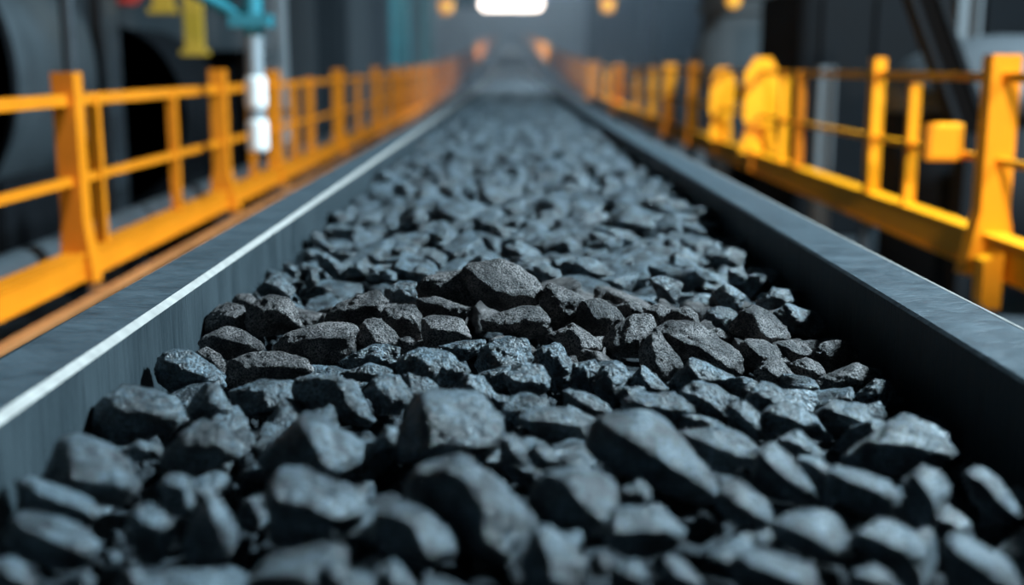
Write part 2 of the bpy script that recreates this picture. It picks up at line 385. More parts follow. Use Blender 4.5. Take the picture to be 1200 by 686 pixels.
# Lumps read off the photograph: (name words, where it lies, kind, distance or None, outline, ridge points)
# kind: B = brown-grey grainy coal, S = blue-black coal
LUMPS = [
('largest rounded brown lump', 'crowning the brown ridge', 'B', 2.17, [(540,321),(551,310),(575,308),(590,304),(606,310),(616,321),(630,327),(634,342),(627,358),(597,367),(588,367),(570,357),(549,338)], [(553,323,.25),(570,347,.35),(600,345,.4)]),
('broad flat-topped brown block', 'leaning on the crowning lump', 'B', 2.19, [(489,336),(496,326),(509,323),(540,317),(562,327),(562,347),(553,358),(522,357),(490,352)], [(520,335,.25),(550,332,.25)]),
('low brown block', 'under the flat-topped brown block', 'B', 2.13, [(490,351),(509,349),(536,356),(555,362),(542,378),(522,375),(494,371),(490,360)], [(520,360,.3)]),
('wide smooth brown slab', 'directly under the crowning lump', 'B', 2.10, [(564,374),(586,371),(614,359),(632,362),(645,375),(638,387),(619,394),(588,391),(566,388)], [(590,382,.3),(625,372,.3)]),
('sharp pale-topped wedge', 'below the flat-topped brown block', 'B', 2.04, [(494,374),(505,370),(538,374),(551,397),(531,403),(498,410),(495,385)], [(503,386,.35),(535,390,.4)]),
('tall leaning brown lump', 'beside the crowning lump on the shaded side', 'B', 2.16, [(642,334),(648,333),(664,345),(686,352),(683,367),(670,381),(648,387),(635,364),(633,347)], [(656,352,.3),(660,372,.2)]),
('domed brown lump', 'two along from the crowning lump', 'B', 2.13, [(681,354),(701,349),(714,356),(729,367),(731,376),(718,388),(705,396),(692,393),(679,380)], [(700,375,.35),(716,372,.3)]),
('small pyramid lump', 'in front of the domed brown lump', 'B', 2.03, [(642,393),(672,380),(686,391),(706,404),(701,419),(675,424),(657,408)], [(675,388,.25),(682,408,.4),(700,408,.25)]),
('pale lit brown block', 'below the short row of small brown lumps', 'B', 2.04, [(707,399),(725,382),(742,371),(760,370),(768,382),(760,397),(754,404),(751,420),(718,418),(709,406)], [(719,408,.4),(748,400,.45)]),
('dark-capped small brown lump', 'at the back of the ridge', 'B', 2.2, [(723,359),(738,352),(751,357),(756,369),(738,376),(729,369)], [(742,362,.3)]),
('saddle-shaped small brown lump', 'behind the pale lit brown block', 'B', 2.17, [(753,361),(773,357),(786,365),(788,374),(771,383),(758,374)], [(770,368,.3)]),
('small brown knob', 'behind the long pale slab', 'B', 2.16, [(786,364),(806,360),(817,369),(820,381),(795,384),(786,375)], [(805,370,.3)]),
('long pale sloping slab', 'on the shaded half of the brown ridge', 'B', 2.0, [(769,388),(786,378),(817,380),(839,395),(863,413),(870,437),(858,442),(828,436),(797,426),(780,410)], [(797,401,.35),(828,412,.38),(856,436,.3)]),
('upright wedge with a black side', 'in front of the long pale slab', 'B', 1.93, [(760,394),(773,389),(788,413),(799,428),(782,450),(771,447),(753,436),(749,415)], [(765,403,.3),(772,438,.45)]),
('peaked brown lump', 'at the shaded end of the ridge top', 'B', 2.12, [(853,388),(870,367),(883,359),(894,363),(912,376),(927,393),(925,399),(907,404),(896,402),(864,402)], [(884,368,.2),(899,396,.42)]),
('flat-faced brown lump', 'in front of the peaked brown lump', 'B', 2.02, [(863,411),(875,399),(894,400),(914,411),(925,424),(914,436),(886,432),(868,427)], [(880,409,.25),(900,424,.3)]),
('drooping smooth brown lump', 'in front of the flat-faced brown lump', 'B', 1.93, [(883,436),(894,424),(916,424),(929,444),(945,455),(934,467),(907,458),(888,450)], [(905,438,.3),(925,455,.25)]),
('little ridged brown lump', 'just behind the black-fronted brown lump', 'B', 2.03, [(910,403),(927,399),(942,411),(948,416),(929,424),(916,415)], [(925,410,.3),(938,416,.2)]),
('black-fronted brown lump', 'beside the flat-faced brown lump', 'B', 1.97, [(925,428),(945,420),(960,428),(969,441),(956,453),(942,457),(929,446)], [(936,431,.25),(958,438,.35)]),
('dim brown lump', 'resting against the shaded steel side', 'B', 2.05, [(947,417),(962,404),(984,400),(999,404),(1006,422),(990,435),(973,441),(958,430)], [(970,418,.25),(992,415,.25)]),
('gritty low brown mound', 'near the shaded steel side', 'B', 1.88, [(949,461),(962,444),(986,435),(1004,427),(1017,433),(1030,446),(1012,460),(984,468),(962,468)], [(985,448,.25),(1008,445,.25)]),
('speckled blue-black lump', 'at the shaded foot of the ridge', 'S', 1.80, [(1004,463),(1026,446),(1045,450),(1052,470),(1028,481),(1008,475)], [(1030,462,.3)]),
('glittering low lump', 'behind the peaked brown lump by the shaded side', 'S', 2.28, [(905,369),(923,358),(942,365),(964,371),(969,387),(951,396),(925,389)], [(935,377,.25)]),
('thin brown chip', 'behind the long pale slab and the peaked lump', 'B', 2.11, [(825,389),(842,386),(862,396),(855,406),(836,402)], [(845,396,.3)]),
('small round brown lump', 'wedged against the bright-edged steel side', 'B', 2.33, [(272,353),(279,345),(293,344),(301,352),(300,362),(289,365),(277,361)], [(286,353,.35)]),
('rounded brown lump with a dark flank', 'against the bright-edged steel side', 'B', 2.22, [(254,360),(269,354),(285,359),(291,372),(287,388),(265,394),(243,398),(230,402),(228,394),(241,374)], [(256,376,.3),(275,372,.35)]),
('smooth brown boulder', 'below the rounded lump with a dark flank', 'B', 2.09, [(238,394),(265,383),(287,388),(302,399),(311,408),(300,418),(269,424),(243,411),(231,404)], [(265,398,.3),(290,402,.3)]),
('squarish brown block', 'at the bright-edged end of the ridge', 'B', 2.2, [(304,351),(317,347),(337,349),(348,361),(354,383),(335,391),(313,392),(302,394),(289,386),(291,366)], [(307,368,.25),(330,366,.35)]),
('long brown slab with a black underside', 'below the squarish brown block', 'B', 2.02, [(322,404),(341,390),(370,383),(405,381),(418,386),(412,402),(407,418),(366,434),(345,418),(323,413)], [(350,402,.25),(380,397,.35),(402,395,.3)]),
('grooved flat slab', 'below the smooth brown boulder', 'B', 1.90, [(268,426),(291,416),(326,414),(357,421),(363,434),(346,444),(291,451),(270,454),(266,440)], [(290,430,.2),(340,430,.2)]),
('brightly speckled round lump', 'at the foot of the bright-edged steel side', 'S', 1.86, [(181,436),(188,418),(204,410),(222,411),(240,422),(263,440),(264,452),(247,458),(212,461),(193,455),(182,444)], [(205,430,.3),(235,440,.3)]),
('brown cap', 'peeping over the brightly speckled round lump', 'B', 2.0, [(230,413),(243,408),(258,416),(268,431),(265,446),(250,440),(234,425)], [(250,424,.3)]),
('broad dark brown lump', 'between the squarish block and the flat-topped block', 'B', 2.16, [(383,370),(395,358),(420,347),(441,341),(455,353),(448,371),(428,378),(400,385),(385,380)], [(410,364,.25),(435,357,.3)]),
('rust-tinted brown block', 'beside the low brown block', 'B', 2.11, [(446,370),(455,360),(485,358),(494,371),(494,386),(494,400),(470,399),(456,390)], [(462,375,.3),(484,372,.3)]),
('pointed brown lump with a black face', 'in front of the rust-tinted block', 'B', 2.04, [(416,392),(428,376),(441,374),(459,386),(468,398),(466,406),(435,409),(420,402)], [(430,382,.2),(440,402,.4)]),
('tiny brown lump', 'beside the sharp pale-topped wedge', 'B', 2.02, [(466,398),(479,395),(490,401),(488,411),(470,412)], [(478,402,.3)]),
# blue-black lumps in front of the ridge
('flat speckled lump', 'under the sharp pale-topped wedge', 'S', 1.95, [(516,407),(544,401),(568,399),(566,414),(536,424)], [(545,409,.25)]),
('block with a grainy bright face', 'in front of the wide smooth brown slab', 'S', 1.92, [(558,428),(570,404),(592,397),(617,399),(624,423),(606,440),(598,464),(575,454)], [(574,410,.3),(589,434,.45)]),
('small cube-like lump', 'below the block with a grainy bright face', 'S', 1.78, [(592,441),(613,425),(636,430),(644,445),(641,459),(621,470),(603,474)], [(602,447,.35),(638,449,.3)]),
('steep-faced grey lump', 'in front of the small pyramid lump', 'S', 1.88, [(629,411),(656,404),(674,432),(671,449),(651,461),(636,438)], [(655,425,.35)]),
('small pale chip', 'between the steep-faced lump and the black-sided lump', 'S', 1.84, [(672,427),(697,424),(704,433),(694,450),(697,458),(668,456)], [(684,436,.3)]),
('black-sided little lump', 'in front of the pale lit brown block', 'S', 1.82, [(694,449),(707,430),(727,428),(738,440),(734,460),(719,476),(702,465)], [(709,434,.2),(719,452,.45)]),
('toothed splinter', 'in front of the upright black-sided wedge', 'S', 1.82, [(734,450),(752,428),(767,443),(782,455),(778,463),(740,463)], [(752,436,.2),(762,454,.35)]),
('thin tilted flake', 'in the gap before the two steep lumps', 'S', 1.70, [(659,458),(681,460),(709,473),(719,483),(709,492),(676,486),(661,475)], [(680,472,.25),(700,481,.25)]),
('wide low slab', 'below the thin tilted flake', 'S', 1.56, [(611,489),(641,478),(671,483),(694,496),(687,516),(666,523),(636,515),(613,499)], [(640,495,.25),(670,500,.3)]),
('arched lump with a dull face', 'behind the big square-faced lump', 'S', 1.74, [(533,456),(548,440),(566,443),(583,468),(573,480),(541,470)], [(556,456,.3)]),
('hump with a black notch', 'below the tiny brown lump', 'S', 1.86, [(467,424),(492,410),(522,413),(550,435),(535,452),(507,462),(469,452)], [(497,424,.35),(506,450,.4),(530,432,.3)]),
('big square-faced lump', 'in the middle of the front bed', 'S', 1.50, [(461,535),(482,470),(500,463),(530,461),(566,470),(590,496),(580,531),(545,538),(500,538),(470,546)], [(496,471,.25),(500,531,.45),(574,525,.4)]),
('small bright cone', 'beside the big square-faced lump', 'S', 1.39, [(584,545),(588,513),(601,508),(618,526),(616,546)], [(600,530,.35)]),
('grainy lump', 'behind the big square-faced lump towards the bright edge', 'S', 1.72, [(426,460),(442,440),(467,443),(484,465),(467,485),(442,485)], [(440,455,.25),(458,468,.35)]),
('mottled dark block', 'below the long brown slab', 'S', 1.70, [(346,466),(351,446),(399,430),(411,440),(424,465),(439,493),(426,500),(386,492),(351,485)], [(398,448,.3),(412,480,.4)]),
('black-fronted lump', 'below the grooved flat slab', 'S', 1.74, [(270,460),(305,448),(343,448),(348,465),(333,482),(305,490),(278,486)], [(308,455,.3),(318,482,.45)]),
('three-cornered lump with one pale face', 'in front of the mottled dark block', 'S', 1.42, [(300,540),(346,497),(361,483),(391,503),(424,523),(416,546),(394,562),(351,560),(313,555)], [(356,497,.3),(386,552,.5)]),
('flat grainy chip', 'in front of the hump with a black notch', 'S', 1.85, [(399,438),(430,428),(462,434),(466,443),(440,448),(412,446)], [(435,438,.25)]),
('speckled slope-backed lump', 'below the pointed black-faced lump', 'S', 1.94, [(400,424),(437,405),(467,408),(466,430),(440,436),(409,435)], [(438,418,.3)]),
('tiny pale lump', 'in the black gap beside the square-faced lump', 'S', 1.44, [(439,517),(452,501),(467,503),(462,523),(445,527)], [(453,513,.3)]),
('large oval lump', 'hugging the bright-edged steel side', 'S', 1.62, [(101,505),(118,473),(144,455),(176,455),(207,468),(217,488),(202,504),(141,523),(113,515)], [(135,483,.25),(185,486,.35)]),
('lens-shaped lump', 'below the brightly speckled round lump', 'S', 1.47, [(190,538),(214,511),(239,495),(265,503),(282,526),(280,536),(252,549),(207,553)], [(215,528,.3),(262,525,.35)]),
('bright slab-faced block', 'below the large oval lump', 'S', 1.33, [(50,568),(73,516),(86,511),(123,521),(146,538),(169,566),(164,578),(136,593),(76,586)], [(82,519,.2),(78,570,.5),(150,572,.45)]),
('dull pointed lump', 'between the speckled lump and the black-fronted lump', 'S', 1.66, [(215,485),(242,450),(260,453),(275,488),(262,498),(232,498)], [(247,470,.35)]),
('small upright block', 'below the lens-shaped lump', 'S', 1.26, [(186,568),(202,558),(229,564),(228,588),(217,607),(193,605)], [(192,567,.25),(212,572,.35)]),
('thin scrap', 'between the large oval and the bright slab-faced block', 'S', 1.50, [(141,529),(164,518),(192,523),(187,538),(156,541)], [(166,528,.3)]),
('drooping long lump', 'at the foot of the bright-edged side', 'S', 1.25, [(18,568),(35,560),(76,576),(108,589),(118,605),(101,612),(63,606),(25,602)], [(40,575,.3),(90,595,.35)]),
('mottled broad lump', 'in the bright-edged front corner', 'S', 1.17, [(3,639),(20,607),(50,605),(105,625),(118,641),(100,664),(72,669),(30,658)], [(35,625,.3),(85,640,.35)]),
('mushroom-shaped lump', 'beside the mottled broad lump', 'S', 1.19, [(150,608),(162,595),(180,595),(207,615),(202,632),(185,664),(165,660),(155,632)], [(160,612,.35),(190,620,.4)]),
('tilted dark lump with a pale edge', 'beside the mushroom-shaped lump', 'S', 1.18, [(215,645),(237,580),(252,582),(278,620),(277,634),(260,660),(225,666)], [(248,600,.35),(264,636,.4)]),
('bean-sized bright lump', 'below the mottled broad lump', 'S', 1.13, [(122,653),(131,646),(139,650),(141,661),(131,666),(123,662)], [(131,655,.3)]),
('blunt small lump', 'at the bottom below the bean-sized lump', 'S', 1.10, [(136,690),(145,670),(160,665),(172,680),(168,704),(145,706)], [(155,680,.3)]),
('small dim lump', 'at the bottom below the mottled broad lump', 'S', 1.11, [(82,676),(100,668),(112,680),(105,700),(85,698)], [(98,680,.3)]),
('cut-off corner lump', 'at the very bottom by the bright-edged side', 'S', 1.12, [(-20,668),(10,655),(32,665),(42,690),(15,712),(-18,706)], [(10,672,.3)]),
('large two-step lump', 'in front of the three-cornered pale-faced lump', 'S', 1.24, [(315,582),(330,552),(350,555),(370,567),(390,570),(422,580),(431,602),(414,622),(390,642),(360,652),(322,634)], [(321,587,.35),(358,593,.45),(388,612,.45)]),
('dark wedge with a pale chevron', 'in front of the big leaning bright lump', 'S', 1.17, [(437,604),(475,592),(502,602),(535,630),(535,642),(510,662),(492,668),(450,655)], [(478,600,.3),(500,652,.5)]),
('pale flat-topped lump', 'at the bottom below the two-step lump', 'S', 1.10, [(288,684),(325,665),(365,665),(370,692),(330,712),(293,706)], [(328,674,.3),(360,676,.3)]),
('dim round lump', 'at the bottom beside the pale flat-topped lump', 'S', 1.10, [(371,674),(390,659),(407,665),(413,692),(380,704)], [(392,676,.3)]),
('dull small lump', 'at the bottom below the pale chevron wedge', 'S', 1.09, [(436,674),(460,660),(475,670),(487,694),(450,710)], [(460,678,.3)]),
('big leaning bright lump', 'before the big square-faced lump', 'S', 1.22, [(478,594),(478,572),(500,550),(540,540),(575,560),(602,587),(628,612),(616,660),(600,669),(565,655),(525,632)], [(546,546,.25),(572,590,.45),(568,645,.45)]),
('pale kite-shaped lump', 'beside the big leaning bright lump at the bottom', 'S', 1.12, [(612,652),(630,620),(645,620),(686,657),(676,694),(640,700),(617,688)], [(634,630,.3),(645,675,.45)]),
('black lump with a bright shield face', 'between the bright cone and the long hump', 'S', 1.26, [(622,592),(632,560),(660,552),(695,556),(722,573),(720,597),(705,622),(683,634),(645,618)], [(662,561,.25),(677,592,.45),(704,610,.4)]),
('low pale crescent', 'in front of the bright shield-faced lump', 'S', 1.19, [(705,630),(717,600),(770,595),(800,624),(790,646),(755,655),(715,648)], [(720,626,.45),(786,622,.4)]),
('pale bean-shaped chip', 'just behind the bright shield-faced lump', 'S', 1.37, [(617,531),(630,520),(645,528),(656,546),(640,554),(622,544)], [(635,535,.3)]),
('narrow flake', 'behind the bright shield-faced lump by the long hump', 'S', 1.33, [(649,553),(660,536),(680,538),(697,556),(690,566),(660,562)], [(672,548,.3)]),
('square dim lump', 'behind the low pale crescent', 'S', 1.27, [(722,578),(750,565),(761,575),(761,594),(732,600)], [(748,578,.3)]),
('bottom-edge blunt lump', 'below the low pale crescent', 'S', 1.10, [(768,684),(782,655),(800,660),(823,687),(800,710),(772,706)], [(790,672,.35)]),
('finger-sized lump', 'beside the pale kite-shaped lump', 'S', 1.14, [(689,661),(700,648),(716,655),(713,673),(695,677)], [(703,660,.3)]),
('dull bottom-edge lump', 'between the kite-shaped lump and the crescent', 'S', 1.10, [(714,674),(726,664),(745,660),(763,682),(740,700),(716,696)], [(740,674,.3)]),
('long whale-backed hump', 'largest in front of the ridge on the shaded half', 'S', 1.38, [(687,507),(712,487),(750,482),(782,495),(810,525),(838,562),(845,583),(815,592),(780,580),(750,564),(715,549),(690,532)], [(732,496,.2),(742,522,.35),(795,555,.35)]),
('hollow-faced lump', 'at the tail of the long whale-backed hump', 'S', 1.24, [(843,572),(865,567),(890,585),(905,602),(900,619),(875,625),(847,606),(841,590)], [(862,588,.35),(888,605,.35)]),
('large sloping bright lump', 'beside the hollow-faced lump', 'S', 1.17, [(905,617),(930,603),(967,602),(982,612),(998,655),(986,664),(945,652),(910,636)], [(925,622,.35),(958,634,.45),(978,652,.35)]),
('black block with a lit back edge', 'behind the large sloping bright lump', 'S', 1.31, [(878,562),(888,528),(905,521),(930,545),(951,570),(956,588),(920,592),(884,584)], [(893,533,.2),(918,560,.4),(945,574,.35)]),
('small bright-faced lump', 'beside the lit-edged black block', 'S', 1.36, [(933,538),(952,535),(977,551),(986,567),(967,573),(944,556)], [(958,548,.3)]),
('squared-off dull lump', 'behind the honeycombed lump', 'S', 1.29, [(969,551),(999,554),(1042,569),(1053,588),(1046,607),(1009,602),(975,586)], [(995,563,.3),(1038,578,.3)]),
('pitted honeycombed lump', 'in the shaded front corner', 'S', 1.15, [(999,633),(1029,611),(1065,625),(1085,648),(1078,673),(1049,678),(1013,656)], [(1025,632,.35),(1060,648,.35)]),
('very broad dim lump', 'below the speckled blue-black lump by the shaded side', 'S', 1.46, [(984,539),(1016,516),(1059,487),(1108,509),(1119,530),(1095,552),(1049,559),(1009,556)], [(1045,520,.2),(1080,530,.25)]),
('dusky upright lump', 'beside the squared-off dull lump', 'S', 1.26, [(1054,568),(1082,550),(1105,559),(1116,577),(1096,620),(1073,620)], [(1080,570,.3),(1095,590,.3)]),
('slanting pale-streaked lump', 'against the shaded steel side', 'S', 1.28, [(1129,557),(1148,549),(1174,569),(1198,605),(1180,612),(1140,590)], [(1150,565,.35),(1175,592,.35)]),
('two-peaked lump', 'at the very bottom by the shaded side', 'S', 1.11, [(1103,642),(1121,628),(1154,652),(1180,664),(1197,694),(1150,710),(1112,686)], [(1122,645,.35),(1155,672,.4)]),
('wrinkled pale block', 'in front of the gritty low brown mound', 'S', 1.68, [(950,488),(977,470),(1015,478),(1028,501),(1002,508),(975,508)], [(972,482,.3),(1008,494,.4)]),
('streaked pale lump', 'in front of the drooping smooth brown lump', 'S', 1.72, [(874,467),(891,448),(926,463),(938,481),(911,491),(889,487)], [(890,462,.3),(920,478,.35)]),
('frosted lump', 'between the streaked lump and the wrinkled block', 'S', 1.62, [(894,485),(914,471),(942,481),(962,497),(926,511),(899,508)], [(915,486,.3),(940,496,.3)]),
('smooth oval pale lump', 'in front of the long pale slab', 'S', 1.72, [(798,459),(818,447),(843,455),(856,473),(848,494),(821,488),(799,474)], [(818,464,.35),(840,480,.4)]),
('dark lump with a pale ridge', 'tucked under the long pale slab', 'S', 1.84, [(784,452),(810,420),(826,430),(858,443),(848,454),(826,456),(798,464)], [(809,430,.25),(822,446,.4),(846,446,.3)]),
('straight-topped dark brick', 'behind the long whale-backed hump', 'S', 1.66, [(730,478),(745,462),(788,463),(810,476),(811,500),(788,505),(750,498)], [(748,475,.35),(806,482,.35)]),
('small rough lump', 'beside the smooth oval pale lump', 'S', 1.62, [(852,475),(873,471),(881,486),(911,508),(901,519),(857,506)], [(868,487,.3),(890,505,.3)]),
('flat mottled slab', 'behind the tail of the whale-backed hump', 'S', 1.46, [(792,508),(846,503),(884,521),(887,537),(856,557),(831,556),(804,530)], [(830,522,.3),(862,535,.35)]),
('dim rounded lump', 'below the frosted lump', 'S', 1.48, [(909,515),(937,506),(967,536),(957,545),(926,540)], [(935,522,.35)]),
('long low bottom-edge lump', 'below the hollow-faced lump', 'S', 1.09, [(855,650),(890,648),(950,670),(957,694),(900,706),(860,688)], [(885,664,.35),(935,682,.35)]),
('small bottom-edge lump', 'below the pitted honeycombed lump', 'S', 1.08, [(998,674),(1025,665),(1046,682),(1030,706),(1000,706)], [(1022,680,.3)]),
('pea-bright pebble', 'in the gap behind the hollow-faced lump', 'S', 1.30, [(856,563),(871,554),(877,567),(865,575)], [(866,564,.3)]),
('small pale lump', 'beside the large sloping bright lump', 'S', 1.15, [(879,630),(898,624),(905,641),(890,648)], [(892,635,.3)]),
# behind the ridge, out of focus
('pale rounded lump', 'behind the squarish block by the bright-edged side', 'S', None, [(300,341),(311,327),(328,322),(346,338),(343,352),(319,355)], [(322,334,.3)]),
('small slanted lump', 'behind the pale rounded lump', 'S', None, [(330,308),(341,308),(352,320),(346,327),(334,318)], [(342,315,.3)]),
('standing pale lump', 'behind the squarish brown block', 'S', None, [(357,333),(363,316),(372,318),(375,331),(363,343)], [(366,326,.3)]),
('long two-toned lump', 'behind the standing pale lump', 'S', None, [(370,299),(383,297),(407,314),(405,324),(400,334),(392,326),(374,312)], [(390,310,.35)]),
('thin slanted chip', 'by the bright-edged side behind the two-toned lump', 'S', None, [(367,282),(374,278),(391,290),(389,298),(375,294)], [(380,287,.3)]),
('low pale lump', 'beside the long two-toned lump', 'S', None, [(407,313),(420,307),(433,316),(429,325),(409,323)], [(420,315,.3)]),
('narrow slanted lump', 'behind the broad dark brown lump', 'S', None, [(431,298),(442,295),(455,307),(451,316),(433,308)], [(443,304,.3)]),
('flat-lit bar', 'behind the flat-topped block towards the bright edge', 'S', None, [(459,292),(475,288),(490,290),(493,299),(477,309),(461,304)], [(476,298,.3)]),
('pale-crested lump', 'beside the flat-lit bar', 'S', None, [(484,305),(494,290),(510,293),(523,302),(521,317),(499,313)], [(503,301,.3)]),
('pale lump', 'peeping over the flat-topped brown block', 'S', None, [(476,320),(490,311),(510,322),(496,332),(480,330)], [(491,320,.3)]),
('glinting speckled lump', 'behind the rust-tinted brown block', 'S', 2.35, [(452,340),(466,331),(488,331),(490,352),(455,356)], [(470,341,.25)]),
('pale arched lump', 'just behind the crowning lump', 'S', None, [(535,303),(546,296),(567,307),(556,315),(539,313)], [(551,304,.3)]),
('wide grey lump', 'behind the crowning lump on the shaded side', 'S', None, [(587,292),(607,282),(633,298),(633,311),(611,316),(592,306)], [(608,297,.3)]),
('narrow upright lump', 'behind the pale arched lump', 'S', None, [(571,283),(578,279),(585,283),(586,297),(577,305)], [(579,290,.3)]),
('pale spread lump', 'far behind the crowning lump', 'S', None, [(554,260),(576,250),(598,259),(589,271),(566,271)], [(576,260,.3)]),
('forked pale lump', 'behind the tall leaning brown lump', 'S', None, [(609,265),(620,257),(648,263),(646,285),(630,282)], [(632,271,.3)]),
('bright square lump', 'far behind the tall leaning brown lump', 'S', None, [(633,243),(648,237),(656,248),(646,259),(635,252)], [(645,247,.3)]),
('bright leaf-shaped lump', 'beside the forked pale lump', 'S', None, [(651,272),(666,255),(677,255),(689,270),(679,278),(660,278)], [(672,266,.3)]),
('bright blunt lump', 'behind the domed brown lump', 'S', None, [(655,285),(672,276),(682,283),(678,302),(659,297)], [(669,287,.3)]),
('long slanting flake', 'behind the blunt bright lump', 'S', None, [(690,272),(702,272),(724,282),(738,292),(722,297),(694,285)], [(713,284,.3)]),
('broad sunken slab', 'behind the domed and leaning brown lumps', 'S', None, [(659,307),(680,302),(699,305),(721,323),(721,333),(680,333),(661,322)], [(685,315,.3)]),
('dark sloped lump', 'beside the broad sunken slab', 'S', None, [(624,314),(638,310),(655,318),(661,336),(637,335)], [(643,322,.3)]),
('bright heart-shaped lump', 'behind the saddle-shaped brown lump', 'S', None, [(760,327),(780,325),(800,332),(793,356),(775,353)], [(779,338,.3)]),
('pale nodule', 'behind the peaked brown lump', 'S', None, [(836,342),(852,332),(873,347),(866,363),(843,357)], [(854,346,.3)]),
('glittering dome', 'between the small brown knob and the peaked lump', 'S', 2.3, [(818,379),(828,366),(840,360),(856,362),(866,372),(860,386),(835,390)], [(842,373,.3)]),
('pale shark-fin lump', 'behind the heart-shaped bright lump', 'S', None, [(782,302),(800,290),(817,300),(815,318),(788,312)], [(800,302,.3)]),
('long dim lump', 'under the shaded side behind the fin-shaped lump', 'S', None, [(825,299),(855,290),(873,297),(870,314),(835,315)], [(850,301,.3)]),
('dim stub of coal', 'under the shaded side behind the pale nodule', 'S', None, [(853,317),(870,312),(876,327),(866,335),(853,331)], [(865,322,.3)]),
('dim hump', 'under the shaded side behind the glittering low lump', 'S', None, [(884,357),(905,337),(925,340),(930,354),(905,364)], [(908,349,.3)]),
('long pale flake', 'far behind the saddle-shaped lump', 'S', None, [(702,268),(725,269),(750,281),(743,290),(712,283)], [(726,278,.3)]),
('bright oval pebble', 'behind the pale fin-shaped lump', 'S', None, [(757,284),(770,279),(778,290),(766,298)], [(768,287,.3)]),
]
LAND = []            # (name words, centre, half-size)
def landmark(i, spec):
    words_, place, kind, d, outline, ridge = spec
    ox = [p[0] for p in outline]; oy = [p[1] for p in outline]
    cx, cy = sum(ox) / len(ox), sum(oy) / len(oy)
    if d is None: d = 1340 * 0.468 / (CP * (cy - 80))
    wpx, hpx = max(ox) - min(ox), max(oy) - min(oy)
    size = math.sqrt(wpx * hpx) * d / 1340.0
    # a little larger, for the rounding of the edges
    g = 1.10
    P = [((x - cx) * g + cx, (y - cy) * g + cy) for x, y in outline]
    pts = [at(x, y, d) for x, y in P]
    for x, y, b in ridge: pts.append(at(x, y, d - b * size))
    view = (at(cx, cy, d) - Vector((0, 0, EYE))).normalized()
    flat = Vector((view.x, view.y, 0)).normalized()
    c0 = at(cx, cy, d)
    for p in pts[:len(outline)]:
        pts.append(c0 + (p - c0) * 0.82 + flat * 0.35 * size)
        pts.append(c0 + (p - c0) * 0.45 + flat * 0.60 * size + Vector((0, 0, -0.25 * size)))
    c = sum(pts, Vector()) / len(pts)
    loc = [p - c for p in pts]
    A = np.array([p[:] for p in loc]); ext = (A.max(axis=0) - A.min(axis=0)) / 2
    pl = [(n, float(n @ p0)) for n, p0, ar in hull_planes(loc) if ar > 1e-9]
    blunt = 'round' in words_ or 'smooth' in words_ or 'domed' in words_ or 'boulder' in words_ or 'hump' in words_
    lvl = 5 if (1.7 < d < 2.3) else 4
    v, f = stone(pl, ext, lvl, 20 if blunt else 36, 0.75 if kind == 'B' else 1.0, 100 + 7 * i)
    v[:, 0] = np.clip(v[:, 0], XL1 + 0.003 - c.x, XR1 - 0.003 - c.x)      # the steel sides hold the coal in
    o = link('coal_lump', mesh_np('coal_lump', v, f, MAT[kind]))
    o.location = c
    lab = words_ + ' ' + place
    if 'coal' not in lab and len(lab.split()) < 15: lab = lab.replace(' lump', ' coal lump', 1) if ' lump' in words_ else lab
    tag(o, lab, 'coal')
    LAND.append((words_, c.copy(), ext, kind))
    return o
for i, spec in enumerate(LUMPS): landmark(i, spec)

# kinds of small lump that fill the bed: each is built once, then copied
KINDS = []
def rand_planes(r, n):
    pl = []
    for _ in range(n):
        v = r.normal(size=3); v /= np.linalg.norm(v)
        pl.append((v, r.uniform(0.62, 1.0)))
    for s in (-1, 1):
        for ax in range(3):
            v = np.zeros(3); v[ax] = s; pl.append((v, r.uniform(0.8, 1.0)))
    return pl
SHAPES = []
for k in range(12):
    r = np.random.default_rng(500 + k)
    SHAPES.append(rand_planes(r, int(r.integers(7, 12))))
PROTO = {}
for kd in ('S', 'B'):
    for k in range(12):
        v, f = stone(SHAPES[k], np.ones(3), 4, 30, 1.0, 900 + 13 * k)
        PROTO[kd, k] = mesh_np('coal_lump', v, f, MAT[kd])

LC = np.array([l[1][:] for l in LAND]); LR = np.array([max(l[2][0], l[2][1]) for l in LAND])
FILL = []
def try_fill(x, y, rad, lift, dmin):
    """Accepts a small lump if it stands clear of those before it."""
    z = EYE + rise(y) + crown(x) + lift
    if x - rad * 1.1 < XL1 or x + rad * 1.1 > XR1: return False
    if FILL:
        A = np.array(FILL)
        if ((A[:, 0] - x) ** 2 + (A[:, 1] - y) ** 2 < ((A[:, 3] + rad) * dmin) ** 2).any(): return False
    FILL.append((x, y, z, rad)); return True

def clear_of_land(x, y, rad, f):
    return not ((LC[:, 0] - x) ** 2 + (LC[:, 1] - y) ** 2 < (LR * f + rad * f) ** 2).any()

fill_rng = random.Random(21)
tries = 0
while len(FILL) < 110 and tries < 6000:        # sunk between the big lumps before and in the ridge
    tries += 1
    y = fill_rng.uniform(0.98, 2.30); x = fill_rng.uniform(XL1, XR1)
    if abs(x) > 0.47 * y + 0.03: continue
    rad = fill_rng.uniform(0.024, 0.046)
    if not clear_of_land(x, y, rad, 0.50): continue
    try_fill(x, y, rad, -0.036, 0.72)
n_front = len(FILL)
band, QUOTA = 2.3, 235
while len(FILL) < QUOTA:                      # behind the ridge, strip after strip
    for _ in range(500):
        if len(FILL) >= QUOTA: break
        y = fill_rng.uniform(band, band + 0.2); x = fill_rng.uniform(XL1, XR1)
        rad = fill_rng.uniform(0.034, 0.064)
        if not clear_of_land(x, y, rad, 0.80): continue
        try_fill(x, y, rad, (-0.012 if y > 2.6 else -0.035) + fill_rng.uniform(-0.012, 0.012), 0.80)
    band += 0.2
Y_IND = band - 0.1
n_ind = len(FILL)

